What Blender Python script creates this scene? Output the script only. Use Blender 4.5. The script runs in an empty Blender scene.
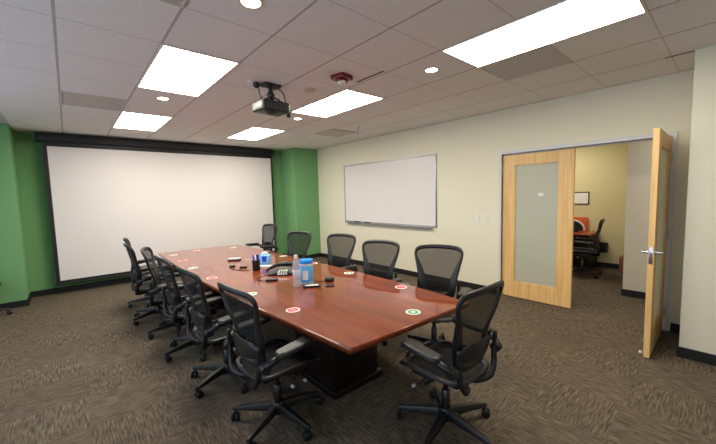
import bpy, bmesh, math, random
from math import sin, cos, pi, radians as RAD
from mathutils import Vector, Matrix
random.seed(4)
SC = bpy.context.scene
COL = SC.collection
H = 2.82                      # ceiling height

# ------------------------------------------------------------------ materials
def nt(name):
    m = bpy.data.materials.new(name); m.use_nodes = True
    n = m.node_tree; n.nodes.clear()
    out = n.nodes.new('ShaderNodeOutputMaterial')
    return m, n, out
def lin(c):
    return tuple(((x/255)/12.92 if x/255 <= .04045 else ((x/255+.055)/1.055)**2.4) for x in c) + (1,)
def mat(name, rgb, rough=.5, metal=0., var=.06, scale=30., spec=.5, coat=0., bump=0., bscale=None):
    """plain surface with a faint procedural variation"""
    m, n, out = nt(name)
    b = n.nodes.new('ShaderNodeBsdfPrincipled')
    tc = n.nodes.new('ShaderNodeTexCoord'); no = n.nodes.new('ShaderNodeTexNoise')
    no.inputs['Scale'].default_value = scale; no.inputs['Detail'].default_value = 3
    n.links.new(tc.outputs['Object'], no.inputs['Vector'])
    mx = n.nodes.new('ShaderNodeMix'); mx.data_type = 'RGBA'
    c = lin(rgb)
    mx.inputs[6].default_value = tuple(min(1, x*(1-var)) for x in c[:3])+(1,)
    mx.inputs[7].default_value = tuple(min(1, x*(1+var)) for x in c[:3])+(1,)
    n.links.new(no.outputs['Fac'], mx.inputs[0]); n.links.new(mx.outputs[2], b.inputs['Base Color'])
    b.inputs['Roughness'].default_value = rough; b.inputs['Metallic'].default_value = metal
    b.inputs['Specular IOR Level'].default_value = spec; b.inputs['Coat Weight'].default_value = coat
    b.inputs['Coat Roughness'].default_value = .06
    if bump:
        bp = n.nodes.new('ShaderNodeBump'); bp.inputs['Strength'].default_value = bump; bp.inputs['Distance'].default_value = .004
        nb = n.nodes.new('ShaderNodeTexNoise'); nb.inputs['Scale'].default_value = bscale or scale
        n.links.new(tc.outputs['Object'], nb.inputs['Vector'])
        n.links.new(nb.outputs['Fac'], bp.inputs['Height']); n.links.new(bp.outputs['Normal'], b.inputs['Normal'])
    n.links.new(b.outputs[0], out.inputs[0])
    return m
def emit(name, rgb, s):
    m, n, out = nt(name)
    e = n.nodes.new('ShaderNodeEmission'); e.inputs[0].default_value = lin(rgb); e.inputs[1].default_value = s
    n.links.new(e.outputs[0], out.inputs[0]); m.cycles.emission_sampling = 'FRONT'; return m
def math_node(n, op, a, b=None):
    k = n.nodes.new('ShaderNodeMath'); k.operation = op
    for i, v in enumerate((a, b)):
        if v is None: continue
        if isinstance(v, (int, float)): k.inputs[i].default_value = v
        else: n.links.new(v, k.inputs[i])
    return k.outputs[0]
GX0, GY0, GDX, GDY = .02, 1.71, .612, .628
def ceiling_mat():
    m, n, out = nt('ceiling_tile')
    b = n.nodes.new('ShaderNodeBsdfPrincipled'); b.inputs['Roughness'].default_value = .95
    b.inputs['Specular IOR Level'].default_value = .1
    tc = n.nodes.new('ShaderNodeTexCoord'); sp = n.nodes.new('ShaderNodeSeparateXYZ')
    n.links.new(tc.outputs['Object'], sp.inputs[0])
    def line(s, o, d, half):
        f = math_node(n, 'FRACT', math_node(n, 'ADD', math_node(n, 'DIVIDE', math_node(n, 'SUBTRACT', s, o), d), 100.5))
        return math_node(n, 'LESS_THAN', math_node(n, 'ABSOLUTE', math_node(n, 'SUBTRACT', f, .5)), half/d)
    lx = line(sp.outputs[0], GX0, GDX, .009); ly = line(sp.outputs[1], GY0, GDY, .006)
    no = n.nodes.new('ShaderNodeTexNoise'); no.inputs['Scale'].default_value = 120; no.inputs['Detail'].default_value = 4
    n.links.new(tc.outputs['Object'], no.inputs['Vector'])
    rp = n.nodes.new('ShaderNodeValToRGB')
    rp.color_ramp.elements[0].position = .3; rp.color_ramp.elements[0].color = (.74, .70, .69, 1)
    rp.color_ramp.elements[1].position = .6; rp.color_ramp.elements[1].color = (.83, .79, .77, 1)
    n.links.new(no.outputs['Fac'], rp.inputs[0])
    m1 = n.nodes.new('ShaderNodeMix'); m1.data_type = 'RGBA'; m1.inputs[7].default_value = (.63, .58, .55, 1)
    n.links.new(ly, m1.inputs[0]); n.links.new(rp.outputs[0], m1.inputs[6])
    m2 = n.nodes.new('ShaderNodeMix'); m2.data_type = 'RGBA'; m2.inputs[7].default_value = (.48, .42, .37, 1)
    n.links.new(lx, m2.inputs[0]); n.links.new(m1.outputs[2], m2.inputs[6])
    n.links.new(m2.outputs[2], b.inputs['Base Color']); n.links.new(b.outputs[0], out.inputs[0])
    return m
def carpet_mat():
    m, n, out = nt('carpet')
    b = n.nodes.new('ShaderNodeBsdfPrincipled'); b.inputs['Roughness'].default_value = .95
    b.inputs['Specular IOR Level'].default_value = .1
    tc = n.nodes.new('ShaderNodeTexCoord')
    ck = n.nodes.new('ShaderNodeTexChecker'); ck.inputs['Scale'].default_value = 2.0
    ck.inputs[1].default_value = (1, 1, 1, 1); ck.inputs[2].default_value = (0, 0, 0, 1)
    n.links.new(tc.outputs['Object'], ck.inputs['Vector'])
    outs = []
    for sx, sy in ((10, 95), (95, 10)):
        mp = n.nodes.new('ShaderNodeMapping'); mp.inputs['Scale'].default_value = (sx, sy, 1)
        n.links.new(tc.outputs['Object'], mp.inputs[0])
        no = n.nodes.new('ShaderNodeTexNoise'); no.inputs['Scale'].default_value = 1; no.inputs['Detail'].default_value = 3
        no.inputs['Distortion'].default_value = .4
        n.links.new(mp.outputs[0], no.inputs['Vector']); outs.append(no.outputs['Fac'])
    mx = n.nodes.new('ShaderNodeMix'); mx.data_type = 'FLOAT'
    n.links.new(ck.outputs['Fac'], mx.inputs[0]); n.links.new(outs[0], mx.inputs[2]); n.links.new(outs[1], mx.inputs[3])
    fine = n.nodes.new('ShaderNodeTexNoise'); fine.inputs['Scale'].default_value = 160
    n.links.new(tc.outputs['Object'], fine.inputs['Vector'])
    s = math_node(n, 'ADD', math_node(n, 'MULTIPLY', mx.outputs[0], .8), math_node(n, 'MULTIPLY', fine.outputs['Fac'], .2))
    rp = n.nodes.new('ShaderNodeValToRGB'); e = rp.color_ramp.elements
    e[0].position = .36; e[0].color = lin((70, 62, 53)); e[1].position = .68; e[1].color = lin((126, 113, 94))
    k = e.new(.5); k.color = lin((95, 84, 71))
    n.links.new(s, rp.inputs[0]); n.links.new(rp.outputs[0], b.inputs['Base Color'])
    bp = n.nodes.new('ShaderNodeBump'); bp.inputs['Strength'].default_value = .4; bp.inputs['Distance'].default_value = .004
    n.links.new(s, bp.inputs['Height']); n.links.new(bp.outputs[0], b.inputs['Normal'])
    n.links.new(b.outputs[0], out.inputs[0]); return m
def wood_mat(name, c0, c1, c2, scale, rough, coat=0., spec=.5):
    m, n, out = nt(name)
    b = n.nodes.new('ShaderNodeBsdfPrincipled')
    tc = n.nodes.new('ShaderNodeTexCoord'); mp = n.nodes.new('ShaderNodeMapping')
    mp.inputs['Scale'].default_value = scale; n.links.new(tc.outputs['Object'], mp.inputs[0])
    no = n.nodes.new('ShaderNodeTexNoise'); no.inputs['Scale'].default_value = 1; no.inputs['Detail'].default_value = 3
    no.inputs['Distortion'].default_value = .3; n.links.new(mp.outputs[0], no.inputs['Vector'])
    rp = n.nodes.new('ShaderNodeValToRGB'); e = rp.color_ramp.elements
    e[0].position = .3; e[0].color = lin(c0); e[1].position = .72; e[1].color = lin(c2)
    k = e.new(.5); k.color = lin(c1)
    n.links.new(no.outputs['Fac'], rp.inputs[0]); n.links.new(rp.outputs[0], b.inputs['Base Color'])
    b.inputs['Roughness'].default_value = rough; b.inputs['Coat Weight'].default_value = coat
    b.inputs['Coat Roughness'].default_value = .05; b.inputs['Specular IOR Level'].default_value = spec
    n.links.new(b.outputs[0], out.inputs[0]); return m
def mesh_fabric(name, rgb, clear):
    """woven net: an open weave that lets part of the light through"""
    m, n, out = nt(name)
    d = n.nodes.new('ShaderNodeBsdfPrincipled'); d.inputs['Base Color'].default_value = lin(rgb); d.inputs['Roughness'].default_value = .8; d.inputs['Specular IOR Level'].default_value = .25
    t = n.nodes.new('ShaderNodeBsdfTransparent'); mx = n.nodes.new('ShaderNodeMixShader')
    tc = n.nodes.new('ShaderNodeTexCoord'); no = n.nodes.new('ShaderNodeTexNoise'); no.inputs['Scale'].default_value = 90
    n.links.new(tc.outputs['Object'], no.inputs['Vector'])
    f = math_node(n, 'ADD', math_node(n, 'MULTIPLY', no.outputs['Fac'], .16), clear-.08)
    n.links.new(f, mx.inputs[0]); n.links.new(d.outputs[0], mx.inputs[1]); n.links.new(t.outputs[0], mx.inputs[2])
    n.links.new(mx.outputs[0], out.inputs[0]); return m
def clear_mat(name, rgb, clear, rough=.05):
    m, n, out = nt(name)
    d = n.nodes.new('ShaderNodeBsdfPrincipled'); d.inputs['Base Color'].default_value = lin(rgb); d.inputs['Roughness'].default_value = rough
    t = n.nodes.new('ShaderNodeBsdfTransparent'); t.inputs[0].default_value = (.95, .97, 1, 1)
    mx = n.nodes.new('ShaderNodeMixShader'); mx.inputs[0].default_value = clear
    n.links.new(d.outputs[0], mx.inputs[1]); n.links.new(t.outputs[0], mx.inputs[2]); n.links.new(mx.outputs[0], out.inputs[0]); return m
def frosted_mat():
    m, n, out = nt('frosted_glass')
    d = n.nodes.new('ShaderNodeBsdfPrincipled'); d.inputs['Base Color'].default_value = lin((220, 220, 206)); d.inputs['Roughness'].default_value = .35
    t = n.nodes.new('ShaderNodeBsdfTranslucent'); t.inputs[0].default_value = lin((225, 228, 215))
    tc = n.nodes.new('ShaderNodeTexCoord'); no = n.nodes.new('ShaderNodeTexNoise'); no.inputs['Scale'].default_value = 200
    n.links.new(tc.outputs['Object'], no.inputs['Vector'])
    f = math_node(n, 'ADD', math_node(n, 'MULTIPLY', no.outputs['Fac'], .04), .48)
    mx = n.nodes.new('ShaderNodeMixShader'); n.links.new(f, mx.inputs[0])
    n.links.new(d.outputs[0], mx.inputs[1]); n.links.new(t.outputs[0], mx.inputs[2]); n.links.new(mx.outputs[0], out.inputs[0]); return m
def grille_mat(name, c0, c1, sc):
    m, n, out = nt(name)
    b = n.nodes.new('ShaderNodeBsdfPrincipled'); b.inputs['Roughness'].default_value = .6
    tc = n.nodes.new('ShaderNodeTexCoord'); ck = n.nodes.new('ShaderNodeTexChecker'); ck.inputs['Scale'].default_value = sc
    ck.inputs[1].default_value = lin(c0); ck.inputs[2].default_value = lin(c1)
    n.links.new(tc.outputs['Object'], ck.inputs['Vector']); n.links.new(ck.outputs[0], b.inputs['Base Color'])
    n.links.new(b.outputs[0], out.inputs[0]); return m

M = {}
M['ceil'] = ceiling_mat(); M['carpet'] = carpet_mat()
M['wall'] = mat('cream_paint', (228, 222, 200), .85, var=.02, scale=60, spec=.2)
M['white_wall'] = mat('white_paint', (222, 214, 196), .85, var=.02, spec=.2)
M['green'] = mat('green_paint', (116, 164, 112), .8, var=.03, scale=40, spec=.25)
M['yellow'] = mat('pale_yellow_paint', (218, 207, 160), .85, var=.02, spec=.2)
M['base'] = mat('black_rubber_base', (24, 23, 24), .5, var=.1)
M['gyp'] = mat('white_gypsum', (205, 204, 206), .9, var=.02, spec=.2)
M['screen'] = mat('screen_white', (222, 216, 214), .9, var=.01, spec=.1)
M['black'] = mat('matte_black', (16, 16, 17), .55, var=.1)
M['casing'] = mat('screen_casing_black', (8, 8, 9), .6, var=.1)
M['table'] = wood_mat('mahogany', (104, 41, 15), (122, 51, 18), (138, 61, 24), (14, 1.6, 14), .4, coat=1., spec=.1)
M['table_dark'] = wood_mat('mahogany_base', (14, 7, 5), (18, 9, 6), (23, 11, 7), (14, 14, 1.6), .4)
M['maple'] = wood_mat('maple_veneer', (216, 170, 106), (229, 187, 124), (237, 199, 140), (26, 26, 1.3), .4, spec=.4)
M['frost'] = frosted_mat()
M['frame'] = mat('grey_painted_steel', (212, 211, 210), .45, var=.03)
M['chrome'] = mat('brushed_chrome', (190, 190, 195), .28, metal=1, var=.05)
M['plastic'] = mat('charcoal_plastic', (21, 21, 24), .40, var=.12, scale=50)
M['plastic2'] = mat('charcoal_frame', (27, 26, 28), .42, var=.1, scale=40)
M['pad'] = mat('soft_grey_armrest', (40, 38, 36), .38, var=.1, scale=40)
M['net'] = mesh_fabric('pellicle_back', (32, 30, 29), .24)
M['netseat'] = mesh_fabric('pellicle_seat', (13, 13, 14), .10)
M['steel'] = mat('dark_steel', (70, 70, 74), .3, metal=1)
M['light'] = emit('fluorescent_diffuser', (255, 248, 233), 12)
M['down'] = emit('downlight_lens', (255, 240, 214), 14)
M['lightframe'] = mat('light_frame_white', (214, 205, 190), .5)
M['white'] = mat('white_plastic', (228, 226, 222), .4, var=.02)
M['board'] = mat('whiteboard_enamel', (226, 221, 219), .25, var=.015, scale=4)
M['alum'] = mat('aluminium', (176, 176, 182), .35, metal=.8, var=.05)
M['grille'] = grille_mat('eggcrate_grille', (196, 188, 178), (208, 200, 190), 70)
M['supply'] = mat('supply_vent_white', (196, 186, 172), .6)
M['dark'] = mat('dark_slot', (30, 27, 24), .7)  # vent slot, also the painted shade of the ceiling gaps
M['red'] = mat('red_plastic', (112, 20, 18), .35, var=.08)
M['projside'] = mat('projector_grey', (112, 114, 104), .4)
M['projunder'] = mat('projector_underside', (46, 66, 56), .4, var=.1)
M['redink'] = mat('red_print', (226, 38, 58), .4, var=.03)
M['greenink'] = mat('green_print', (18, 150, 84), .4, var=.03)
M['paper'] = mat('white_paper', (238, 236, 230), .6, var=.02)
M['blue'] = mat('blue_plastic', (30, 140, 226), .35, var=.04)
M['bluelabel'] = mat('pale_blue_label', (96, 180, 236), .4, var=.25, scale=40)
M['darkblue'] = mat('dark_blue_plastic', (28, 60, 200), .35)
M['tissuebox'] = mat('pale_blue_card', (120, 178, 226), .6, var=.3, scale=26)
M['bottle'] = clear_mat('clear_plastic', (224, 226, 232), .62)
M['bottlelabel'] = mat('bottle_label', (220, 216, 224), .45, var=.12, scale=60)
M['lcd'] = mat('green_lcd', (132, 158, 96), .3, var=.05)
M['silver'] = mat('silver_plastic', (176, 178, 184), .35, var=.05)
M['orange'] = mat('orange_panel', (214, 96, 34), .6, var=.05)
M['cherry'] = wood_mat('cherry_desk', (120, 52, 30), (150, 70, 40), (172, 88, 52), (3, 20, 20), .35)
M['card'] = mat('brown_cardboard', (140, 88, 56), .8)
M['ink'] = mat('grey_print', (130, 128, 120), .7, var=.4, scale=25)
M['lens'] = mat('projector_lens', (10, 12, 20), .08)

# ------------------------------------------------------------------ mesh helpers
class MB:
    def __init__(s): s.v = []; s.f = []; s.mi = []; s.cur = 0
    def add(s, vs, fs, T=None):
        o = len(s.v)
        s.v += [tuple(T @ Vector(v)) if T is not None else tuple(v) for v in vs]
        s.f += [tuple(i+o for i in f) for f in fs]; s.mi += [s.cur]*len(fs)
        return s
    def box(s, x0, x1, y0, y1, z0, z1, T=None):
        v = [(x, y, z) for z in (z0, z1) for y in (y0, y1) for x in (x0, x1)]
        return s.add(v, [(0, 2, 3, 1), (4, 5, 7, 6), (0, 1, 5, 4), (2, 6, 7, 3), (0, 4, 6, 2), (1, 3, 7, 5)], T)
    def rings(s, R, closed=False, cap=True, T=None):
        n = len(R[0]); v = [p for r in R for p in r]; f = []
        m = len(R)
        for i in range(m if closed else m-1):
            a, b = i*n, ((i+1) % m)*n
            for k in range(n):
                f.append((a+k, a+(k+1) % n, b+(k+1) % n, b+k))
        if cap and not closed:
            f.append(tuple(range(n-1, -1, -1))); f.append(tuple((m-1)*n+k for k in range(n)))
        return s.add(v, f, T)
    def lathe(s, prof, c=(0, 0, 0), seg=24, T=None, cap=True):
        R = [[(c[0]+r*cos(2*pi*k/seg), c[1]+r*sin(2*pi*k/seg), c[2]+z) for k in range(seg)] for r, z in prof]
        return s.rings(R, cap=cap, T=T)
    def tube(s, pts, r, seg=8, closed=False, flat=1.0, T=None):
        pts = [Vector(p) for p in pts]; n = len(pts); R = []
        rr = r if isinstance(r, (list, tuple)) else [r]*n
        up = Vector((0, 0, 1)); prev = None
        for i, p in enumerate(pts):
            a = pts[(i-1) % n] if (closed or i > 0) else p; b = pts[(i+1) % n] if (closed or i < n-1) else p
            t = (b-a).normalized()
            if prev is None:
                x = t.cross(up) if abs(t.z) < .95 else t.cross(Vector((1, 0, 0)))
            else: x = prev - t*prev.dot(t)
            x.normalize(); prev = x; y = x.cross(t)
            R.append([p + x*rr[i]*cos(2*pi*k/seg) + y*rr[i]*flat*sin(2*pi*k/seg) for k in range(seg)])
        return s.rings(R, closed=closed, T=T)
    def prism(s, poly, z0, z1, T=None):
        return s.rings([[(x, y, z0) for x, y in poly], [(x, y, z1) for x, y in poly]], T=T)
    def build(s, name, m, parent=None, bevel=0., smooth=True, seg=2, angle=40, loc=None):
        me = bpy.data.meshes.new(name); me.from_pydata(s.v, [], s.f)
        mats = m if isinstance(m, (list, tuple)) else [m]
        for k in mats: me.materials.append(M[k])
        for p, i in zip(me.polygons, s.mi): p.material_index = i
        bm = bmesh.new(); bm.from_mesh(me)
        bmesh.ops.remove_doubles(bm, verts=bm.verts, dist=1e-5)
        bmesh.ops.recalc_face_normals(bm, faces=bm.faces)
        if bevel:
            es = [e for e in bm.edges if len(e.link_faces) == 2 and e.calc_face_angle(0) > RAD(35)]
            bmesh.ops.bevel(bm, geom=es, offset=bevel, segments=seg, affect='EDGES', profile=.5, clamp_overlap=True)
        bm.to_mesh(me); bm.free()
        if smooth:
            me.polygons.foreach_set('use_smooth', [True]*len(me.polygons))
            me.set_sharp_from_angle(angle=RAD(angle))
        for p in me.polygons:
            if len(p.vertices) > 8: p.use_smooth = False
        o = bpy.data.objects.new(name, me); COL.objects.link(o)
        if parent is not None: o.parent = parent
        if loc is not None: o.location = loc
        return o
def tag(o, label=None, cat=None, group=None, kind=None):
    if label: o['label'] = label
    if cat: o['category'] = cat
    if group: o['group'] = group
    if kind: o['kind'] = kind
    return o
def empty(name, label, cat, loc=(0, 0, 0), rz=0., group=None):
    o = bpy.data.objects.new(name, None); COL.objects.link(o); o.empty_display_size = .1
    o.location = loc; o.rotation_euler = (0, 0, rz)
    return tag(o, label, cat, group)
def struct(name, mb, m, parent=None, **k):
    o = mb.build(name, m, parent, smooth=False, **k)
    if parent is None: o['kind'] = 'structure'
    return o
def copy_tree(o, parent=None):
    c = o.copy(); COL.objects.link(c)
    if parent is not None: c.parent = parent
    for ch in list(o.children): copy_tree(ch, c)
    return c
def catmull(pts, sub=4, closed=True):
    n = len(pts); out = []
    for i in range(n if closed else n-1):
        P = [Vector(pts[(i+k-1) % n] if closed else pts[max(0, min(n-1, i+k-1))]) for k in range(4)]
        for j in range(sub):
            t = j/sub
            out.append(.5*((2*P[1]) + (P[2]-P[0])*t + (2*P[0]-5*P[1]+4*P[2]-P[3])*t*t + (3*P[1]-P[0]-3*P[2]+P[3])*t**3))
    if not closed: out.append(Vector(pts[-1]))
    return out
def rrect(w, h, r, seg=5):
    P = []
    for cx, cy, a0 in ((w/2-r, h/2-r, 0), (-w/2+r, h/2-r, 90), (-w/2+r, -h/2+r, 180), (w/2-r, -h/2+r, 270)):
        for k in range(seg+1):
            a = RAD(a0+90*k/seg); P.append((cx+r*cos(a), cy+r*sin(a)))
    return P

# ------------------------------------------------------------------ the room
XW, XL, YB, YF = 4.98, -2.2, 7.95, -2.6          # right wall, left wall, back wall, wall behind the camera
DY0, DY1, DZ = .485, 2.36, 2.165                  # door opening in the right wall
struct('floor', MB().box(XL-.2, 8.4, YF-.2, YB+.2, -.12, 0), 'carpet')
struct('ceiling', MB().box(-.58, XW, YF, YB, H, H+.1), 'ceil')
struct('ceiling_soffit', MB().box(XL, -.58, YF, YB, H+.012, H+.1), 'gyp')
struct('trim_1', MB().box(-.60, -.575, YF, 7.35, H-.004, H+.03), 'gyp')
struct('wall_back', MB().box(XL-.15, XW+.12, YB, YB+.15, 0, H+.1), 'green')
struct('wall_pillar_left', MB().box(XL, -.60, 7.35, YB, 0, H+.012), 'green')
struct('wall_pillar_right', MB().box(4.28, XW, 7.25, YB, 0, H), 'green')
w = MB()
w.box(XW, XW+.13, DY1, YB+.15, 0, H+.1); w.box(XW, XW+.13, .30, DY0, 0, H+.1); w.box(XW, XW+.13, DY0, DY1, DZ, H+.1)
struct('wall_right', w, 'wall')
struct('wall_right_near', MB().box(4.28, XW+.13, YF, .30, 0, H), 'wall')
struct('wall_front', MB().box(XL-.15, XW+.13, YF-.15, YF, 0, H+.1), 'wall')
w = MB()                                           # left wall with three wide windows
wins = [(-2.1, .1), (.7, 2.9), (3.5, 5.7)]
w.box(XL-.15, XL, YF, YB, 0, .75); w.box(XL-.15, XL, YF, YB, 2.45, H+.1)
ys = [YF] + [y for a in wins for y in a] + [YB]
for i in range(0, len(ys), 2): w.box(XL-.15, XL, ys[i], ys[i+1], .75, 2.45)
struct('wall_left', w, 'green')
for i, (a, b) in enumerate(wins):
    f = MB(); t = .05
    f.box(XL-.12, XL-.04, a, b, .75, .75+t); f.box(XL-.12, XL-.04, a, b, 2.45-t, 2.45)
    for y in (a, (a+b)/2-t/2, b-t): f.box(XL-.12, XL-.04, y, y+t, .75+t, 2.45-t)
    struct('window_%d' % (i+1), f, 'frame')
# baseboards
def bb(name, x0, x1, y0, y1): struct(name, MB().box(x0, x1, y0, y1, 0, .10), 'base')
bb('baseboard_back', -.60, 4.28, YB-.012, YB)
w = MB(); w.box(XL, -.588, 7.338, 7.35, 0, .10); w.box(-.60, -.588, 7.35, YB-.012, 0, .10); struct('baseboard_pillar_left', w, 'base')
w = MB(); w.box(4.268, XW-.012, 7.238, 7.25, 0, .10); w.box(4.268, 4.28, 7.25, YB-.012, 0, .10); struct('baseboard_pillar_right', w, 'base')
w = MB(); w.box(XW-.012, XW, DY1+.06, 7.238, 0, .10); w.box(XW-.012, XW, .30, DY0-.06, 0, .10); struct('baseboard_right', w, 'base')
w = MB(); w.box(4.268, 4.28, YF, .312, 0, .10); w.box(4.28, XW-.012, .30, .312, 0, .10); struct('baseboard_near', w, 'base')
# office beyond the double door
struct('wall_office_far', MB().box(8.2, 8.35, -.5, 4.6, 0, H), 'yellow')
struct('wall_hall', MB().box(6.2, 8.2, YF, 1.075, 0, H), 'white_wall')
struct('wall_office_end', MB().box(XW+.13, 8.35, 4.5, 4.65, 0, H), 'yellow')
struct('ceiling_office', MB().box(XW+.13, 8.35, YF, 4.65, 2.66, 2.76), 'gyp')
struct('wall_hall_end', MB().box(XW+.13, 6.2, YF-.1, YF, 0, H), 'white_wall')
w = MB(); w.box(6.188, 6.2, YF, 1.087, 0, .10); w.box(6.2, 8.188, 1.075, 1.087, 0, .10); struct('baseboard_hall', w, 'base')
bb('baseboard_office', 8.188, 8.2, 1.087, 4.5)

# door frame and leaves
w = MB(); x0, x1 = XW-.025, XW+.155
w.box(x0, x1, DY0-.038, DY0, 0, DZ+.045); w.box(x0, x1, DY1, DY1+.038, 0, DZ+.045); w.box(x0, x1, DY0, DY1, DZ, DZ+.045)
w.box(XW+.04, XW+.07, DY0, DY0+.015, 0, DZ); w.box(XW+.04, XW+.07, DY1-.015, DY1, 0, DZ); w.box(XW+.04, XW+.07, DY0, DY1, DZ-.015, DZ)
struct('trim_2', w, 'frame', bevel=.003)
LW, LH, LT = .942, 2.145, .045
def door(name, loc, rz, side):
    """leaf in local x (0 hinge .. LW free edge), thickness in y"""
    d = bpy.data.objects.new(name, None); COL.objects.link(d); d.location = loc; d.rotation_euler = (0, 0, rz); d['kind'] = 'structure'
    f = MB(); s, b, t, z0 = .175, .245, .145, .012
    f.box(0, s, 0, LT, z0, LH); f.box(LW-s, LW, 0, LT, z0, LH)
    f.box(s, LW-s, 0, LT, z0, b); f.box(s, LW-s, 0, LT, LH-t, LH)
    for (a, c, e, g) in ((s, s+.012, b, LH-t), (LW-s-.012, LW-s, b, LH-t), (s, LW-s, b, b+.012), (s, LW-s, LH-t-.012, LH-t)):
        f.box(a, c, .006, LT-.006, e, g)
    f.build('door_leaf', 'maple', d, smooth=False)
    MB().box(s+.004, LW-s-.004, LT/2-.004, LT/2+.004, b+.004, LH-t-.004).build('glass_panel', 'frost', d, smooth=False)
    for z in (.22, 1.1, 1.93):
        h = MB(); h.box(-.006, .004, -.004, LT*.8, z-.055, z+.055)
        yy = -.008 if side < 0 else LT+.008
        h.lathe([(.008, -.057), (.008, .057)], (-.006, yy, z), 10)
        h.build('hinge', 'chrome', d)
    hz = 1.01
    if name == 'door_2':
        h = MB(); h.box(LW-.001, LW+.003, LT/2-.014, LT/2+.014, hz-.10, hz+.06)
        h.box(LW+.002, LW+.012, LT/2-.008, LT/2+.008, hz-.012, hz+.012)
        h.build('latch_plate', 'chrome', d, bevel=.001)
        for sy in (-1, 1):
            yb = LT if sy > 0 else 0.
            h = MB(); cx = LW-.065
            h.lathe([(.027, 0), (.027, .008), (.012, .012), (.011, .05), (.0, .05)], (0, 0, 0), 20, T=Matrix.Translation((cx, yb, hz)) @ Matrix.Rotation(-sy*pi/2, 4, 'X'))
            pts = [(cx, yb+sy*.048, hz), (cx-.03, yb+sy*.052, hz), (cx-.08, yb+sy*.052, hz-.002), (cx-.115, yb+sy*.046, hz-.004)]
            h.tube(catmull(pts, 4, False), .010, 10, flat=.8)
            h.build('lever_handle', 'chrome', d)
        h = MB(); h.box(LW-.10, LW-.06, -.012, 0, .10, .17); h.tube([(LW-.08, -.02, .15), (LW-.08, -.028, .03)], .009, 8)
        h.build('door_stop', 'chrome', d, bevel=.002)
        MB().lathe([(.0, 0), (.014, 0), (.014, .02), (.0, .02)], (LW-.08, -.028, .014), 10).build('stop_tip', 'white', d)
    else:
        MB().box(.50, .57, .0165, .0183, 1.535, 1.58).build('notice', 'paper', d, smooth=False)
    return d
# left leaf closed (hinged at DY1, room face towards -x), right leaf swung open into the room
door('door_1', (XW+.022, DY1-.003, 0), -pi/2, -1)
d1 = bpy.data.objects['door_1']
door('door_2', (XW-.03, DY0+.046, 0), pi-RAD(-.6), 1)

# ------------------------------------------------------------------ ceiling fittings
def cell(i, j): return GX0+GDX*i, GY0+GDY*j
def troffer(i, j, label):
    x0, y0 = cell(i, j); w, l = GDX, 2*GDY
    t = empty('ceiling_light', label, 'ceiling light', (x0+w/2, y0+l/2, H), 0, 'recessed fluorescent ceiling lights')
    f = MB(); e = .016
    for a in ((-w/2, w/2, -l/2, -l/2+e), (-w/2, w/2, l/2-e, l/2), (-w/2, -w/2+e, -l/2+e, l/2-e), (w/2-e, w/2, -l/2+e, l/2-e)):
        f.box(a[0], a[1], a[2], a[3], -.008, 0)
    f.build('light_frame', 'lightframe', t, smooth=False)
    d = MB().box(-w/2+e, w/2-e, -l/2+e, l/2-e, -.005, -.001); d.mi = [1]+[0]*5     # only the lower face shines
    d.build('diffuser', ['lightframe', 'light'], t, smooth=False)
troffer(1, 2, 'long bright ceiling light to the left of the projector')
troffer(1, 6, 'bright ceiling light at far left, close to the top of the screen')
troffer(4, -2, 'largest and nearest bright ceiling light, in front of the double door')
troffer(4, 2, 'bright ceiling light just behind the projector and the red alarm')
troffer(4, 6, 'smallest bright ceiling light, far off above the right end of the screen')
def downlight(i, j, label):
    x0, y0 = cell(i, j)
    t = empty('downlight', label, 'downlight', (x0+GDX/2, y0+GDY/2, H), 0, 'round recessed downlights')
    MB().lathe([(.078, 0), (.078, -.005), (.06, -.007), (.056, -.003), (.056, 0)], seg=32).build('trim_ring', 'lightframe', t)
    MB().lathe([(.056, -.001), (.050, -.004), (0, -.005)], seg=32, cap=False).build('lens', 'down', t)
downlight(1, 0, 'nearest round downlight, cut by the top edge of the view')
downlight(1, 4, 'round downlight between the two bright panels on the left')
downlight(4, 0, 'round downlight left of the nearest big bright panel')
downlight(4, 4, 'small far round downlight right of the projector')
def vent(i, j, label, m='grille', name='air_vent'):
    x0, y0 = cell(i, j); w, l = GDX, GDY
    t = empty(name, label, 'air vent', (x0+w/2, y0+l/2, H))
    f = MB(); e = .014
    for a in ((-w/2, w/2, -l/2, -l/2+e), (-w/2, w/2, l/2-e, l/2), (-w/2, -w/2+e, -l/2+e, l/2-e), (w/2-e, w/2, -l/2+e, l/2-e)):
        f.box(a[0], a[1], a[2], a[3], -.008, 0)
    f.build('vent_frame', m if m != 'grille' else 'grille', t, smooth=False)
    if m == 'grille':
        g = MB()
        for k in range(1, 24):
            y = -l/2+e+(l-2*e)*k/24; g.box(-w/2+e, w/2-e, y-.002, y+.002, -.0035, 0)
            x = -w/2+e+(w-2*e)*k/24; g.box(x-.002, x+.002, -l/2+e, l/2-e, -.0035, 0)
        g.box(-w/2+e, w/2-e, -l/2+e, l/2-e, -.0015, 0)
        g.build('grille', m, t, smooth=False)
    else:
        g = MB(); g.box(-w/2+e, w/2-e, -l/2+.05, l/2-e, -.012, 0); g.build('diffuser_plate', m, t, smooth=False, bevel=.003)
        MB().box(-w/2+e, w/2-e, -l/2+e, -l/2+.05, -.002, 0).build('slot', 'dark', t, smooth=False)
vent(0, 5, 'grey square air vent left of the far left ceiling light')
vent(0, 0, 'grey square air vent at the top edge of the view, nearest of all')
vent(5, -1, 'grey square air vent touching the biggest ceiling light, above the door')
vent(6, 5, 'pale supply air vent with a dark slot, above the whiteboard', 'supply')
def disc(name, x, y, label, r=.04, m='white', cat='sprinkler'):
    o = MB().lathe([(0, 0), (r, 0), (r, -.004), (r*.85, -.009), (0, -.010)], seg=24, cap=False).build(name, m, loc=(x, y, H))
    return tag(o, label, cat)
disc('sprinkler_cover', .31, 5.84, 'round sprinkler cover below the far left air vent')
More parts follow.
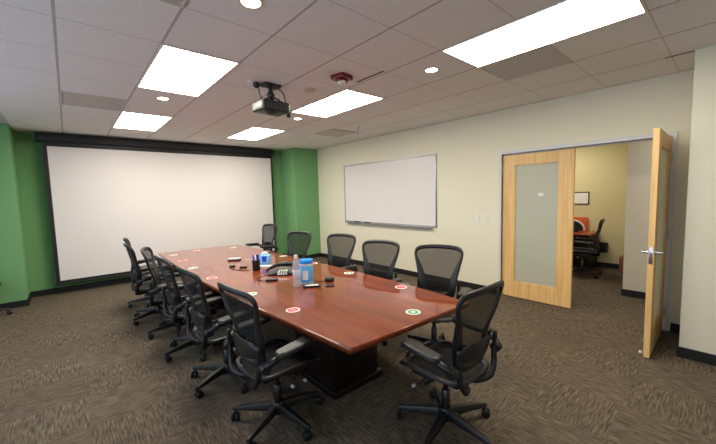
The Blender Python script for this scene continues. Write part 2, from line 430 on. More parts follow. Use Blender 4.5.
disc('sprinkler_cover', 4.06, 1.42, 'round sprinkler cover near the wall above the left door leaf')
disc('ceiling_speaker', 2.15, 3.25, 'pale round plate between projector and red alarm', .07, 'ceilplate' if 'ceilplate' in M else 'supply', 'ceiling plate')
disc('sprinkler_cover', 3.62, 5.95, 'small round sprinkler cover far off beside the pale supply vent')
# alarm strobe
t = empty('fire_alarm', 'red square fire alarm with a white strobe on the ceiling', 'fire alarm', (2.17, 2.68, H), RAD(12))
MB().prism(rrect(.17, .17, .02), -.04, 0).build('alarm_body', 'red', t, bevel=.006)
MB().box(-.065, .065, -.03, .03, -.06, -.039).build('strobe_base', 'red', t, bevel=.006)
MB().lathe([(.042, 0), (.040, -.014), (.026, -.022), (0, -.024)], (-.0, -.0, -.055), 20, cap=False).build('strobe_lens', 'white', t)
# bent hook hanging by the far vent
o = MB().tube(catmull([(3.93, 4.40, H), (3.93, 4.42, H-.05), (3.98, 4.50, H-.12), (4.05, 4.56, H-.12)], 4, False), .009, 8).build('ceiling_hook', 'alum')
tag(o, 'thin bent metal hook hanging beside the pale supply vent', 'hook')
struct('gap_shade_1', MB().box(2.408, 2.428, 2.33, 2.73, H-.002, H+.02), 'dark')  # dark strip painting the shadow gap along a lifted tile
struct('gap_shade_2', MB().box(4.29, 4.315, .31, .50, H-.002, H+.02), 'dark')  # same painted shadow gap, beside the near right wall
# projector
t = empty('projector', 'dark ceiling projector on a black bracket with hanging cables', 'projector', (1.73, 3.36, H), RAD(4))
MB().prism(rrect(.20, .15, .02), -.016, 0).build('mount_plate', 'black', t, bevel=.004)
p = MB(); p.tube([(0, 0, -.015), (0, 0, -.15)], .024, 12); p.lathe([(.03, -.16), (.045, -.13), (.045, -.10), (.03, -.08)], seg=14)
for a in range(4):
    b = RAD(45+90*a); p.tube([(.02*cos(b), .02*sin(b), -.13), (.09*cos(b), .08*sin(b), -.16), (.12*cos(b), .10*sin(b), -.195)], .011, 8)
p.build('mount_arm', 'black', t)
body = MB().prism(rrect(.33, .25, .03), -.29, -.19).build('projector_body', 'black', t, bevel=.010)
MB().box(-.169, -.161, -.10, .10, -.278, -.205).build('side_panel', 'projside', t, bevel=.003)
MB().box(-.145, .145, -.105, .105, -.295, -.288).build('bottom_cover', 'projunder', t, bevel=.003)
v = MB()
for k in range(7): v.box(-.12+.035*k, -.10+.035*k, -.129, -.122, -.27, -.21)
v.build('rear_vent', 'plastic', t, smooth=False)
MB().lathe([(.045, 0), (.045, .03), (.036, .035), (.034, .02), (0, .024)], T=Matrix.Translation((-.09, .12, -.24)) @ Matrix.Rotation(-pi/2, 4, 'X'), seg=20).build('lens', 'lens', t)
MB().lathe([(.05, 0), (.05, -.018), (.04, -.03), (0, -.03)], (-.04, -.06, -.292), 16).build('foot', 'black', t)
MB().tube(catmull([(-.15, -.02, -.04), (-.15, -.03, -.12), (-.12, -.05, -.19), (-.06, -.08, -.21)], 5, False), .006, 6).build('power_cord', 'black', t)
MB().tube(catmull([(.09, 0, -.02), (.15, -.01, -.06), (.17, -.02, -.15), (.20, -.03, -.2), (.235, -.02, -.26), (.22, 0, -.29)], 5, False), .0065, 6).build('video_cable', 'black', t)
MB().tube(catmull([(.04, -.03, -.18), (.11, -.05, -.17), (.19, -.04, -.24), (.225, -.02, -.28)], 5, False), .005, 6).build('video_cable', 'black', t)
MB().lathe([(.0, -.02), (.022, -.018), (.028, 0), (.02, .02), (0, .024)], (.222, 0, -.29), 12).build('cable_plug', 'black', t)
t = empty('ceiling_outlet', 'round white ceiling outlet with a black plug, left of the projector', 'outlet', (1.55, 3.37, H))
MB().lathe([(.052, 0), (.052, -.006), (.045, -.009), (0, -.009)], (-.02, 0, 0), 24, cap=False).build('outlet_plate', 'white', t)
MB().lathe([(.028, -.006), (.034, -.02), (.03, -.045), (.012, -.06), (0, -.06)], (.02, -.01, 0), 14).build('plug', 'black', t)

# ------------------------------------------------------------------ projection screen
t = empty('projection_screen', 'large white pull-down projection screen with black borders on the green wall', 'projection screen', (1.88, 7.78, 0))
MB().box(-2.22, 2.09, -.09, .08, 2.66, H-.03).build('housing', 'casing', t, bevel=.01)
MB().box(-2.135, 2.06, -.028, -.024, .20, 2.66).build('screen_border', 'black', t, smooth=False)
MB().box(-2.08, 2.02, -.031, -.028, .25, 2.58).build('screen_surface', 'screen', t, smooth=False)
MB().tube([(-2.16, -.026, .19), (2.06, -.026, .19)], .018, 10).build('bottom_bar', 'casing', t)
for x in (-2.1, 2.0): MB().box(x-.03, x+.03, -.02, .17, 2.70, 2.76).build('bracket', 'casing', t, smooth=False)

# ------------------------------------------------------------------ right wall items
t = empty('whiteboard', 'large white dry-erase board with an aluminium frame on the cream wall', 'whiteboard', (XW, 4.84, 1.65))
MB().box(-.012, 0, -1.28, 1.29, -.635, .645).build('board_surface', 'board', t, smooth=False)
f = MB(); e = .022
f.box(-.02, 0, -1.30, 1.31, .635, .635+e); f.box(-.02, 0, -1.30, 1.31, -.655, -.655+e)
f.box(-.02, 0, -1.30, -1.30+e, -.655, .657); f.box(-.02, 0, 1.31-e, 1.31, -.655, .657)
f.build('board_frame', 'alum', t, bevel=.002)
f = MB(); f.box(-.085, 0, -1.22, 1.24, -.675, -.665); f.box(-.09, -.082, -1.22, 1.24, -.675, -.655)
f.build('marker_tray', 'alum', t, bevel=.002)
for y, l in ((.86, 'black eraser on the whiteboard tray, the left one of two'), (.52, 'black eraser on the whiteboard tray, the right one of two')):
    b = MB(); b.box(-.06, -.015, -.075, .075, 0, .028)
    o = b.build('board_eraser', 'black', loc=(XW-.005, 4.84+y, .985), bevel=.006); tag(o, l, 'eraser', 'erasers on the whiteboard tray')
for y, l in ((2.75, 'white light switch left of the door, farther from the frame'), (2.61, 'white light switch left of the door, closer to the frame')):
    t = empty('light_switch', l, 'light switch', (XW, y, 1.205), 0, 'light switches beside the door')
    MB().prism(rrect(.072, .116, .006), 0, .006, T=Matrix.Rotation(-pi/2, 4, 'Y') @ Matrix.Rotation(pi/2, 4, 'Z')).build('cover_plate', 'white', t, bevel=.002)
    MB().box(-.010, -.004, -.016, .016, -.032, .032).build('rocker', 'white', t, bevel=.002)

# ------------------------------------------------------------------ conference table
def table_outline(grow=0.):
    L = [(1.155, 1.42), (1.10, 2.1), (1.055, 2.8), (1.025, 3.5), (1.02, 4.2), (1.03, 5.0), (1.045, 5.7), (1.06, 6.30)]
    R = [(2.36, 6.20), (2.40, 5.5), (2.43, 4.6), (2.445, 3.8), (2.445, 3.0), (2.435, 2.3), (2.405, 1.8), (2.355, 1.37)]
    l = catmull([Vector((a, b, 0)) for a, b in L], 4, False); r = catmull([Vector((a, b, 0)) for a, b in R], 4, False)
    return [(p.x, p.y) for p in l + r]
def offset_poly(P, d):
    n = len(P); out = []
    for i in range(n):
        a, b, c = Vector(P[i-1]), Vector(P[i]), Vector(P[(i+1) % n])
        e1 = (b-a).normalized(); e2 = (c-b).normalized()
        n1 = Vector((-e1.y, e1.x)); n2 = Vector((-e2.y, e2.x)); m = n1+n2
        if m.length < 1e-6: m = n1
        m.normalize(); q = b + m*(d/max(.35, m.dot(n1))); out.append((q.x, q.y))
    return out
tb = empty('conference_table', 'long glossy mahogany boat-shaped conference table', 'table', (1.74, 3.8, 0))
P0 = table_outline(); off = (1.74, 3.8)
P0 = [(x-off[0], y-off[1]) for x, y in P0]
k = MB(); prof = [(.14, .690), (.035, .690), (.012, .697), (.006, .712), (.0, .718), (0, .728), (.0015, .735), (.005, .7385), (.011, .740)]
k.rings([[(x, y, z) for x, y in offset_poly(P0, -d)] for d, z in prof])
k.build('tabletop', 'table', tb, angle=40)
for y in (-1.45, 1.45):
    b = MB(); b.box(-.24, .24, y-.30, y+.30, .06, .64); b.box(-.27, .27, y-.33, y+.33, 0, .06); b.box(-.30, .30, y-.5, y+.5, .64, .69)
    b.build('pedestal', 'table_dark', tb, bevel=.008)
MB().box(-.03, .03, -1.0, 1.0, .20, .66).build('stretcher_panel', 'table_dark', tb, bevel=.004)

# stickers on the table
def sticker(x, y, ink, label, r=.056):
    rz = random.uniform(-.3, .3)
    name = 'red_table_sticker' if ink == 'redink' else 'green_table_sticker'
    t = empty('table_sticker', label, 'sticker', (x, y, .7402), rz, 'round stickers marking the table places')
    MB().lathe([(0, 0), (r, 0), (r, .0008), (0, .0008)], seg=32, cap=False).build('sticker_disc', 'paper', t)
    s = MB()
    n = 28; a = [(.040*cos(2*pi*q/n), .040*sin(2*pi*q/n)) for q in range(n)]
    if ink == 'redink':
        R1, R2 = .044, .017
        s.rings([[(R*cos(2*pi*q/n), R*sin(2*pi*q/n), z) for q in range(n)] for R, z in ((R1, .0008), (R1, .0013), (R2, .0013), (R2, .0008))], closed=True)
        s.box(-.034, .034, -.007, .007, .0008, .0014, T=Matrix.Rotation(RAD(40), 4, 'Z'))
    else:
        R1, R2 = .042, .018
        s.rings([[(R*cos(2*pi*q/n), R*sin(2*pi*q/n), z) for q in range(n)] for R, z in ((R1, .0008), (R1, .0013), (R2, .0013), (R2, .0008))], closed=True)
    s.build('printed_symbol', ink, t, smooth=False)
for x, y, ink, l in (
    (1.254, 2.234, 'redink', 'round red sticker on the table, nearest the corner that points at the camera'),
    (1.87, 1.548, 'greenink', 'round green sticker at the near end of the table by the right-hand head chair'),
    (2.309, 2.053, 'redink', 'round red sticker on the right side of the table, before the chair nearest the door'),
    (2.333, 2.852, 'greenink', 'round green sticker on the right side, level with the blue canister'),
    (1.198, 2.89, 'greenink', 'round green sticker at left edge, just past the nearest left chair back'),
    (1.142, 3.802, 'redink', 'round red sticker at left edge, above the second left chair back'),
    (1.143, 4.547, 'greenink', 'round green sticker at left edge, fourth from the near corner'),
    (1.176, 5.20, 'redink', 'round red sticker at left edge, fifth from the near corner'),
    (1.20, 5.85, 'greenink', 'round green sticker nearest the far left corner of the table'),
    (1.60, 6.06, 'redink', 'round red sticker at the left of the far end of the table'),
    (2.15, 5.86, 'greenink', 'round green sticker at the right of the far end of the table'),
    (2.345, 4.40, 'greenink', 'round green sticker on the right side, just right of the tissue box'),
    (2.36, 3.62, 'redink', 'round red sticker on the right side, half hidden behind the blue canister')):
    sticker(x, y, ink, l)

# ------------------------------------------------------------------ things on the table
TZ = .740
t = empty('water_bottle', 'clear plastic water bottle with a white cap beside the blue canister', 'bottle', (1.636, 2.814, TZ))
MB().lathe([(0, .002), (.032, .0), (.036, .008), (.036, .055), (.033, .065), (.036, .075), (.036, .20), (.032, .225), (.022, .265), (.016, .275), (.016, .29), (0, .29)], seg=24).build('bottle_body', 'bottle', t)
MB().lathe([(.0365, .085), (.037, .086), (.037, .165), (.0365, .166)], seg=24, cap=False).build('bottle_label', 'bottlelabel', t)
MB().lathe([(.019, .276), (.019, .305), (.017, .31), (0, .31)], seg=18).build('cap', 'white', t)
t = empty('wipes_canister', 'tall blue wipes canister with a blue lid', 'canister', (1.766, 2.837, TZ))
MB().lathe([(0, 0), (.062, 0), (.066, .006), (.066, .20), (.062, .206), (0, .206)], seg=32).build('canister_body', 'bluelabel', t)
MB().lathe([(.0662, .0), (.0668, .004), (.0668, .016), (.0662, .017)], seg=32, cap=False).build('bottom_rim', 'silver', t)
MB().lathe([(.067, .188), (.068, .19), (.068, .206), (.067, .207)], seg=32, cap=False).build('neck_band', 'paper', t)
MB().lathe([(.068, .206), (.069, .208), (.069, .236), (.064, .243), (0, .245)], seg=32).build('lid', 'blue', t)
lab = MB()
for k_, (a0, a1, z0, z1) in enumerate(((200, 250, .05, .14),)):
    a = [RAD(a0+(a1-a0)*q/10) for q in range(11)]
    lab.rings([[(R*cos(b), R*sin(b), z) for R, z in ((.0665, z0), (.0675, z0), (.0675, z1), (.0665, z1))] for b in a])
lab.build('front_label', 'paper', t)
t = empty('pen_cup', 'black mesh pen cup in front of the tissue box', 'pen cup', (1.66, 3.80, TZ))
MB().lathe([(0, 0), (.042, 0), (.045, .004), (.047, .125), (.045, .127), (.043, .125), (.041, .008), (0, .008)], seg=24).build('cup', 'black', t)
for k_, (dx, dy, lean, m, l) in enumerate(((-.026, .012, -6, 'darkblue', 'blue capped pen leaning left in the black pen cup'), (-.008, -.022, -2, 'white', 'white pen at the middle of the black pen cup'),
        (.012, .018, 4, 'black', 'black pen in the middle of the pen cup'), (.024, -.008, 7, 'darkblue', 'blue capped pen leaning right in the black pen cup'))):
    p = empty('pen', l, 'pen', (1.66+dx*.5, 3.80+dy*.5, TZ+.010), 0, 'pens in the black cup'); p.rotation_euler = (0, RAD(lean), 0)
    MB().lathe([(.003, 0), (.006, .01), (.006, .12)], seg=10).build('barrel', m, p)
    MB().lathe([(.0065, .11), (.009, .112), (.009, .175), (.006, .18), (0, .18)], seg=10).build('cap', m, p)
t = empty('tissue_box', 'pale blue tissue box with a tissue sticking out', 'tissue box', (1.885, 4.02, TZ), RAD(-38))
MB().box(-.06, .06, -.06, .06, 0, .13).build('box', 'tissuebox', t, bevel=.002)
MB().box(-.03, .025, -.0605, -.0600+.001, .05, .12).build('printed_patch', 'darkblue', t, smooth=False)
tp = MB(); R = []
for i_ in range(7):
    z = .125+.008*i_; r = [.030, .026, .030, .036, .040, .03, .008][i_]
    R.append([(r*(1+.25*sin(3*2*pi*q/16+i_))*cos(2*pi*q/16), r*.7*(1+.3*sin(2*2*pi*q/16+i_))*sin(2*pi*q/16), z) for q in range(16)])
tp.rings(R).build('tissue', 'paper', t)
o = MB().box(-.15, .15, -.035, .035, 0, .022).build('paper_stack', 'paper', loc=(1.815, 3.87, TZ), bevel=.002); o.rotation_euler = (0, 0, RAD(-44)); tag(o, 'flat stack of white paper lying in front of the tissue box', 'paper')
# conference phone
t = empty('conference_phone', 'black three-legged conference phone with a small green display', 'conference phone', (1.84, 3.42, TZ), RAD(-40))
n = 60; R = []
def lobe(a, s): return s*1.25*(.115+.060*max(0, cos(3*(a-pi/2)/1))**1.0 - .012*max(0, -cos(3*(a-pi/2))))
for s, z in ((.92, .004), (1.0, .012), (.98, .026), (.86, .042), (.64, .060), (.42, .071), (.2, .075)):
    R.append([(lobe(2*pi*q/n, s)*cos(2*pi*q/n), lobe(2*pi*q/n, s)*sin(2*pi*q/n), z*(1-.35*max(0, cos(3*(2*pi*q/n-pi/2)))*(s > .5)) if z > .02 else z) for q in range(n)])
MB().rings(R).build('phone_body', 'plastic', t)
ar_ = MB(); ar_.tube(catmull([(-.235, .085, .012), (-.16, .075, .055), (-.08, .06, .088), (0, .05, .098), (.08, .06, .088), (.16, .075, .055), (.235, .085, .012)], 5, False), [.018]*4+[.03]*23+[.018]*4, 10, flat=.8)
ar_.build('phone_arch', 'plastic', t)
sp = MB()
for q in range(18):
    a = 2*pi*q/18; sp.tube([(.035*cos(a), .035*sin(a), .074), (.072*cos(a), .072*sin(a), .062)], .0025, 6)
sp.build('speaker_grille', 'black', t)
T_ = Matrix.Translation((0, -.105, .043)) @ Matrix.Rotation(RAD(24), 4, 'X')
MB().box(-.055, .055, -.065, .045, -.012, .004, T=T_).build('control_panel', 'silver', t, bevel=.006)
MB().box(-.040, .040, .002, .036, .003, .0055, T=T_).build('display', 'lcd', t, smooth=False)
kp = MB()
for i_ in range(4):
    for j_ in range(3): kp.box(-.036+.026*i_, -.018+.026*i_, -.056+.018*j_, -.044+.018*j_, .003, .007, T=T_)
kp.build('keypad', 'black', t, smooth=False)
# remote, puck, microphone and small boxes with leads
t = empty('remote_control', 'black remote control with a white face in front of the blue canister', 'remote', (1.715, 2.675, TZ), RAD(-30))
MB().prism(rrect(.17, .055, .012), 0, .018).build('remote_body', 'black', t, bevel=.004)
MB().prism(rrect(.13, .034, .008), .0175, .020).build('remote_face', 'paper', t)
t = empty('microphone_pod', 'black round microphone pod to the right of the blue canister', 'microphone', (1.975, 2.74, TZ))
MB().lathe([(0, 0), (.045, 0), (.05, .006), (.05, .022), (.044, .032), (0, .034)], seg=28).build('pod_body', 'black', t)
MB().tube(catmull([(-.048, .01, .006), (-.09, .05, .004), (-.12, .12, .004), (-.10, .2, .004)], 5, False), .003, 6).build('pod_lead', 'black', t)
o = MB().prism(rrect(.085, .05, .014), 0, .014).build('presenter_clicker', 'plastic', loc=(1.862, 2.575, TZ), bevel=.004); o.rotation_euler = (0, 0, RAD(-35)); tag(o, 'small flat grey clicker in front of the black microphone pod', 'clicker')
t = empty('card_reader', 'small black box with a thin lead, in front of the conference phone', 'box', (1.55, 3.18, TZ), RAD(-35))
MB().prism(rrect(.12, .06, .012), 0, .022).build('reader_body', 'black', t, bevel=.004)
MB().tube(catmull([(-.06, 0, .008), (-.11, .02, .004), (-.17, .09, .004), (-.15, .2, .004), (-.06, .26, .004)], 5, False), .003, 6).build('lead', 'black', t)
t = empty('network_hub', 'flat silver-topped box with black sides, farthest left on the table', 'box', (1.72, 4.66, TZ), RAD(-30))
MB().prism(rrect(.17, .12, .015), 0, .018).build('hub_base', 'black', t, bevel=.004)
MB().prism(rrect(.166, .116, .015), .018, .028).build('hub_top', 'silver', t, bevel=.004)
for (x, y, l, w_) in ((1.60, 4.05, 'small black plug box left of the pen cup, the nearer of two', .09), (1.525, 4.22, 'small black plug box left of the pen cup, the farther of two', .07)):
    o = MB().prism(rrect(w_, .05, .008), 0, .02).build('plug_box', 'black', loc=(x, y, TZ), bevel=.004); o.rotation_euler = (0, 0, RAD(-30)); tag(o, l, 'plug box', 'small black plug boxes on the table')
o = MB().tube(catmull([(1.84, 4.60, TZ+.004), (1.90, 4.45, TZ+.004), (1.84, 4.28, TZ+.004), (1.78, 4.08, TZ+.004), (1.75, 3.98, TZ+.004)], 6, False), .0038, 6).build('white_cable', 'white'); tag(o, 'thin white cable running from the silver-topped box to the paper stack', 'cable')
o = MB().tube(catmull([(1.50, 4.19, TZ+.004), (1.47, 4.08, TZ+.004), (1.50, 3.96, TZ+.004), (1.56, 3.86, TZ+.004), (1.60, 3.84, TZ+.004)], 6, False), .0035, 6).build('black_cable', 'black'); tag(o, 'thin black cable looping from the plug boxes to the pen cup', 'cable')

# ------------------------------------------------------------------ the office chair (faces local +x)
def xb(v): return -.215 - .105*max(0, v)**1.35 + .020*sin(pi*min(1, v/.62))
def Sb(u, v):
    wr = 1.05 - .45*v
    return Vector((xb(v) + wr*u*u, u, .50 + .565*v))
def Ss(u, t):
    return Vector((-.225+.475*t, u, .447 + .022*t - .045*max(0, (t-.72)/.28)**2 + .38*u*u*(1-.35*t)))
BW = .94
BO = [(0, .035), (.09, .025), (.16, .05), (.192, .13), (.203, .25), (.219, .42), (.243, .60), (.266, .76), (.273, .86), (.258, .935), (.213, .977), (.12, .995), (0, 1.0)]
BI = [(0, .12), (.06, .12), (.10, .15), (.118, .22), (.128, .32), (.150, .46), (.192, .62), (.232, .76), (.245, .835), (.228, .885), (.185, .91), (.1, .922), (0, .925)]
BO = [(a*BW, b) for a, b in BO]; BI = [(a*BW, b) for a, b in BI]
SO = [(0, -.02), (.12, -.02), (.19, .02), (.222, .12), (.238, .3), (.247, .5), (.252, .7), (.245, .86), (.215, .96), (.12, 1.0), (0, 1.005)]
SI = [(0, .05), (.10, .05), (.155, .08), (.180, .16), (.196, .3), (.206, .5), (.210, .68), (.200, .80), (.175, .87), (.10, .90), (0, .905)]
def loop(h):
    pts = [Vector((a, b, 0)) for a, b in h] + [Vector((-a, b, 0)) for a, b in h[-2:0:-1]]
    return [(p.x, p.y) for p in catmull(pts, 3)]
def ring_band(S, O, I, th, seg=10):
    O, I = loop(O), loop(I); R = []
    for (a, b), (c, d) in zip(O, I):
        m = Vector(((a+c)/2, (b+d)/2)); po, pi_ = S(a, b), S(c, d); mid = S(m.x, m.y)
        e = 1e-3; nrm = (S(m.x+e, m.y)-S(m.x-e, m.y)).cross(S(m.x, m.y+e)-S(m.x, m.y-e)).normalized()
        half = (po-pi_)/2
        R.append([mid + half*cos(2*pi*q/seg) + nrm*th*sin(2*pi*q/seg) for q in range(seg)])
    return MB().rings(R, closed=True)
def web(S, O, I, mixv=.35, cols=10):
    hs = [((a*mixv+c*(1-mixv)), (b*mixv+d*(1-mixv))) for (a, b), (c, d) in zip(O, I)]
    h = catmull([Vector((a, b, 0)) for a, b in hs], 3, False); V = []; F = []
    for p in h:
        for q in range(cols+1):
            V.append(S(p.x*(2*q/cols-1), p.y))
    for i in range(len(h)-1):
        for q in range(cols):
            a = i*(cols+1)+q; F.append((a, a+1, a+cols+2, a+cols+1))
    return MB().add(V, F)
def make_chair():
    c = empty('office_chair', 'x', 'office chair', group='mesh office chairs')
    ring_band(Ss, SO, SI, .014).build('seat_frame', 'plastic2', c, angle=60)
    web(Ss, SO, SI).build('seat', 'netseat', c, angle=80)
    ring_band(Sb, BO, BI, .014).build('back_frame', 'plastic2', c, angle=60)
    web(Sb, BO, BI).build('backrest', 'net', c, angle=80)
    # lumbar pad behind the net
    R = []
    for q in range(13):
        u = -.185+.37*q/12; s = max(.12, (1-(abs(u)/.19)**3.0))**.6; vc = .235+.25*abs(u)**1.5
        cc = Sb(u, vc) + Vector((-.030, 0, 0))
        R.append([cc + Vector((.012*cos(2*pi*k/10), 0, .062*s*sin(2*pi*k/10))) for k in range(10)])
    MB().rings(R).build('lumbar_pad', 'plastic', c, angle=70)
    # yoke that carries the back and the arms
    for s in (-1, 1):
        pass
    y = MB()
    ctr = [(-.10, 0, .395), (-.20, .07, .40), (-.245, .15, .425), (-.242, .195, .49), (-.236, .206, .56), (-.238, .210, .64), (-.240, .212, .70)]
    for s in (-1, 1):
        y.tube(catmull([(a, s*b, z) for a, b, z in ctr], 4, False), [.023]*9 + [.019]*8 + [.015]*7 + [.009], 10)
    y.build('back_yoke', 'plastic', c, angle=60)
    for s in (-1, 1):
        a = MB()
        a.tube(catmull([(-.225, s*.232, .56), (-.225, s*.268, .585), (-.19, s*.29, .61), (-.12, s*.298, .628), (-.02, s*.295, .633), (.06, s*.288, .635)], 4, False),
               [.024]*5+[.022]*5+[.020]*5+[.017]*6, 10)
        a.lathe([(.030, -.028), (.034, -.02), (.034, .02), (.030, .028)], (0, 0, 0), 16, T=Matrix.Translation((-.225, s*.255, .572)) @ Matrix.Rotation(pi/2, 4, 'X'))
        ar = a.build('armrest', 'plastic', c, angle=60)
        pts = rrect(.30, .092, .042, 6); T = Matrix.Translation((-.02, s*.292, .648)) @ Matrix.Rotation(RAD(-4)*s, 4, 'Z') @ Matrix.Rotation(RAD(-3), 4, 'Y')
        p = MB(); R = []
        for sc, z in ((.86, -.014), (.97, -.009), (1.0, .0), (.985, .012), (.92, .020), (.75, .024)):
            R.append([(x*(1-(1-sc)*.4), yy*sc, z) for x, yy in pts])
        p.rings(R, T=T).build('arm_pad', 'pad', ar, angle=60)
    tm = MB()
    tm.box(-.14, .10, -.075, .075, .355, .415); tm.box(-.02, .16, -.17, .17, .395, .418)
    tm.tube([(.02, -.20, .385), (.02, .20, .385)], .016, 10)
    mech = tm.build('tilt_mechanism', 'plastic', c, bevel=.008)
    for s, x in ((-1, .06), (1, .06), (-1, -.04)):
        MB().tube([(x, s*.10, .385), (x, s*.215, .378), (x+.01, s*.245, .37)], [.007, .007, .009], 8).build('lever', 'plastic', mech)
        MB().lathe([(.0, -.014), (.010, -.012), (.012, 0), (.010, .012), (0, .014)], T=Matrix.Translation((x+.01, s*.25, .369)) @ Matrix.Rotation(pi/2, 4, 'X'), seg=10).build('lever_knob', 'silver', mech)
    g = MB(); g.lathe([(.028, .13), (.028, .27), (.024, .275), (.017, .276), (.017, .37)], seg=18); g.build('gas_cylinder', 'steel', c)
    MB().lathe([(.0, .068), (.05, .068), (.056, .085), (.056, .125), (.044, .150), (.030, .153), (0, .153)], seg=20).build('base_hub', 'plastic', c)
    for k in range(5):
        l = MB(); R = []
        for r, w, z0, z1 in ((.03, .030, .078, .140), (.10, .029, .080, .134), (.20, .024, .078, .120), (.29, .019, .074, .104), (.325, .016, .074, .098), (.338, .008, .078, .092)):
            R.append([(r, -w, z0+.004), (r, -w*.7, z0), (r, w*.7, z0), (r, w, z0+.004), (r, w, (z0+z1)/2), (r, w*.6, z1), (r, -w*.6, z1), (r, -w, (z0+z1)/2)])
        T = Matrix.Rotation(2*pi*k/5, 4, 'Z')
        l.rings(R)
        leg = l.build('leg', 'plastic', c, angle=50); leg.rotation_euler = (0, 0, 2*pi*k/5)
        w = MB()
        Tw = Matrix.Translation((.318, 0, 0)) @ Matrix.Rotation(1.3*k+.4, 4, 'Z')
        for s in (-1, 1):
            w.lathe([(.008, -.009), (.024, -.009), (.029, -.005), (.029, .005), (.024, .009), (.008, .009)], T=Tw @ Matrix.Translation((.012, s*.017, .0292)) @ Matrix.Rotation(pi/2, 4, 'X'), seg=18)
        w.tube([(.318, 0, .08), (.318, 0, .045)], .009, 8)
        w.box(-.012, .022, -.007, .007, .022, .056, T=Tw)
        w.build('caster', 'black', leg, angle=50)
    return c
proto = make_chair(); used = [False]
def chair(x, y, yaw, base, label, z=0.):
    o = copy_tree(proto) if used[0] else proto
    used[0] = True
    o.location = (x, y, z); o.rotation_euler = (0, 0, RAD(yaw)); o['label'] = label
    k = 0
    for ch in o.children:
        if ch.name.split('.')[0] == 'leg':
            ch.rotation_euler = (0, 0, RAD(base-yaw) + 2*pi*k/5); k += 1
    return o
chair(1.04, 2.13, 4, 64, 'black mesh office chair on the left of the table, nearest the camera')
chair(0.97, 2.95, 3, 60, 'black mesh office chair on the left, second from the near end of the table')
chair(0.94, 3.76, 2, 50, 'black mesh office chair on the left, third from the near end of the table')
chair(0.92, 4.47, -16, 40, 'brownish mesh chair turned a little aside on the left, fourth from the near end')
chair(0.83, 5.2, 0, 60, 'black mesh office chair on the left, fifth from the near end of the table')
chair(0.90, 5.95, -6, 30, 'black mesh office chair on the left, farthest along by the screen')
chair(1.86, 1.26, 89, 49, 'black mesh office chair at the near end of the table, its back to us')
chair(2.68, 1.95, 205, 20, 'mesh chair across the table on the right, nearest the double door')
chair(2.54, 2.73, 196, 40, 'mesh chair across the table, second from the door, under the whiteboard end')
chair(2.66, 3.65, 195, 10, 'mesh chair across the table, third from the door, right of the green pillar')
chair(2.48, 4.50, 196, 30, 'mesh chair across the table in front of the green pillar')
chair(2.84, 6.3, 188, 30, 'mesh chair at the far right corner of the table, before the screen edge')
chair(-1.09, 7, -5, -8, 'black office chair by the left green pillar, almost out of view at the left edge')

# ------------------------------------------------------------------ things in the office beyond the door
t = empty('office_desk', 'reddish wood desk seen through the open double door', 'desk', (7.85, 2.45, 0))
MB().box(-.36, .34, -.62, .9, .71, .74).build('desk_top', 'cherry', t, bevel=.004)
MB().box(-.33, .33, -.60, -.57, 0, .71).build('desk_side', 'black', t, smooth=False)
MB().box(.30, .33, -.57, .88, .1, .71).build('modesty_panel', 'black', t, smooth=False)
MB().box(-.33, .33, .85, .88, 0, .71).build('desk_side', 'black', t, smooth=False)
MB().box(.30, .335, -.42, .88, .74, 1.02).build('privacy_panel', 'orange', t, bevel=.004)
t = empty('monitor', 'black screen with a pale rounded rim on the office desk', 'monitor', (7.80, 2.22, .74), RAD(18))
R1 = [(.20*cos(a), .20*abs(sin(a))**.8) for a in [pi*q/20 for q in range(21)]]
MB().prism(R1, -.02, .02, T=Matrix.Translation((0, 0, .03)) @ Matrix.Rotation(pi/2, 4, 'Z') @ Matrix.Rotation(pi/2, 4, 'X')).build('screen_panel', 'black', t)
MB().tube([(0, .205*cos(pi*q/20), .03+.205*abs(sin(pi*q/20))**.8) for q in range(21)], .024, 8).build('rim', 'white', t)
MB().box(-.08, .08, -.12, .12, 0, .03).build('stand_foot', 'black', t, bevel=.004)
o = copy_tree(proto); o.location = (7.22, 1.87, 0); o.rotation_euler = (0, 0, RAD(104)); o['label'] = 'black office chair at the desk in the room beyond the door'; o['group'] = 'office chair beyond the door'
t = empty('picture_frame', 'small framed picture on the yellow wall beyond the door', 'picture', (8.2, 2.22, 1.425))
f = MB()
f.box(-.018, 0, -.19, .19, -.13, -.115); f.box(-.018, 0, -.19, .19, .115, .13); f.box(-.018, 0, -.19, -.175, -.115, .115); f.box(-.018, 0, .175, .19, -.115, .115)
f.build('frame', 'plastic2', t, smooth=False)
MB().box(-.010, 0, -.175, .175, -.115, .115).build('picture_sheet', 'paper', t, smooth=False)
t = empty('wall_outlet', 'white wall outlet with a black charger, low on the yellow wall', 'outlet', (8.2, 1.78, .42))
MB().box(-.006, 0, .04, .11, -.06, .06).build('outlet_plate', 'white', t, bevel=.002)
MB().box(-.09, 0, -.10, .03, -.10, .10).build('charger', 'black', t, bevel=.01)
MB().tube(catmull([(-.05, -.04, -.10), (-.06, 0, -.2), (-.05, .06, -.30), (-.06, .14, -.395)], 5, False), .006, 6).build('lead', 'white', t)
t = empty('cardboard_box', 'brown cardboard box on the floor at the wall corner beyond the door', 'box', (8.0, 1.28, 0))
MB().box(-.15, .15, -.15, .15, 0, .30).build('carton', 'card', t, bevel=.003)
MB().box(-.15, .15, -.025, .025, .2995, .3015).build('tape_strip', 'cherry', t, smooth=False)

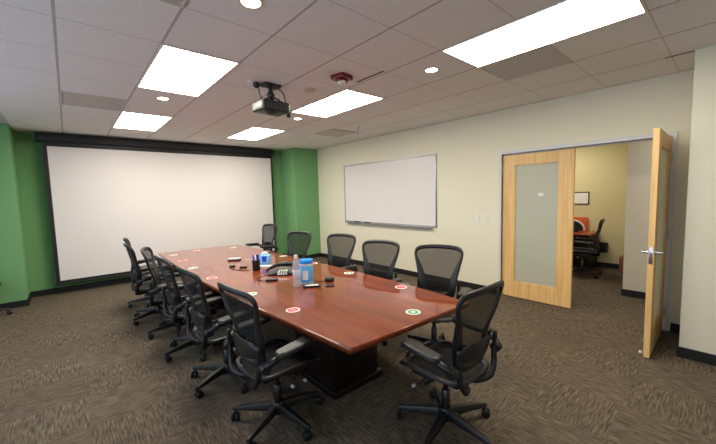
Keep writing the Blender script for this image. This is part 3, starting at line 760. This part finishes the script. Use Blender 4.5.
# ------------------------------------------------------------------ light
W = bpy.data.worlds.new('daylight'); SC.world = W; W.use_nodes = True
bg = W.node_tree.nodes['Background']; bg.inputs[0].default_value = (.66, .78, 1, 1); bg.inputs[1].default_value = 2.2
for i, (a, b) in enumerate(wins):
    L = bpy.data.lights.new('daylight', 'AREA'); L.shape = 'RECTANGLE'; L.size = b-a; L.size_y = 1.7
    L.cycles.is_portal = True
    o = bpy.data.objects.new('window_daylight', L); COL.objects.link(o); o.location = (XL-.14, (a+b)/2, 1.6); o.rotation_euler = (0, -pi/2, 0)
L = bpy.data.lights.new('office_fill_light', 'AREA'); L.shape = 'RECTANGLE'; L.size = .6; L.size_y = 1.2; L.energy = 16; L.color = (1, .93, .8)  # unseen area light, added to brighten the office beyond the door
o = bpy.data.objects.new('office_fill_light', L); COL.objects.link(o); o.location = (7.2, 2.6, 2.65)
L = bpy.data.lights.new('hall_fill_light', 'AREA'); L.shape = 'RECTANGLE'; L.size = .6; L.size_y = .6; L.energy = 6; L.color = (1, .95, .88)  # fill light with no fixture, added out of view for the hall
o = bpy.data.objects.new('hall_fill_light', L); COL.objects.link(o); o.location = (5.65, .0, 2.65)

# ------------------------------------------------------------------ camera
cd = bpy.data.cameras.new('camera'); cam = bpy.data.objects.new('camera', cd); COL.objects.link(cam)
Rm = [[0.75191522, -0.65874249, -0.02611189], [-0.07376105, -0.04470255, -0.99627355], [0.65512045, 0.75103929, -0.08220207]]
r, dn, fw = (Vector(x) for x in Rm)
mw = Matrix((r, -dn, -fw)).transposed().to_4x4(); mw.translation = Vector((0, 0, 1.62))
cam.matrix_world = mw
cd.sensor_width = 36; cd.lens = 330.72/716*36; cd.clip_start = .05
SC.camera = cam
vs = SC.view_settings; SC.display_settings.display_device = 'sRGB'
vs.view_transform = 'Standard'; vs.look = 'None'; vs.gamma = 1; vs.use_curve_mapping = False; vs.exposure = 0.93
cy = SC.cycles
cy.use_denoising = True; cy.max_bounces = 8; cy.diffuse_bounces = 5; cy.transparent_max_bounces = 12; cy.sample_clamp_indirect = 8
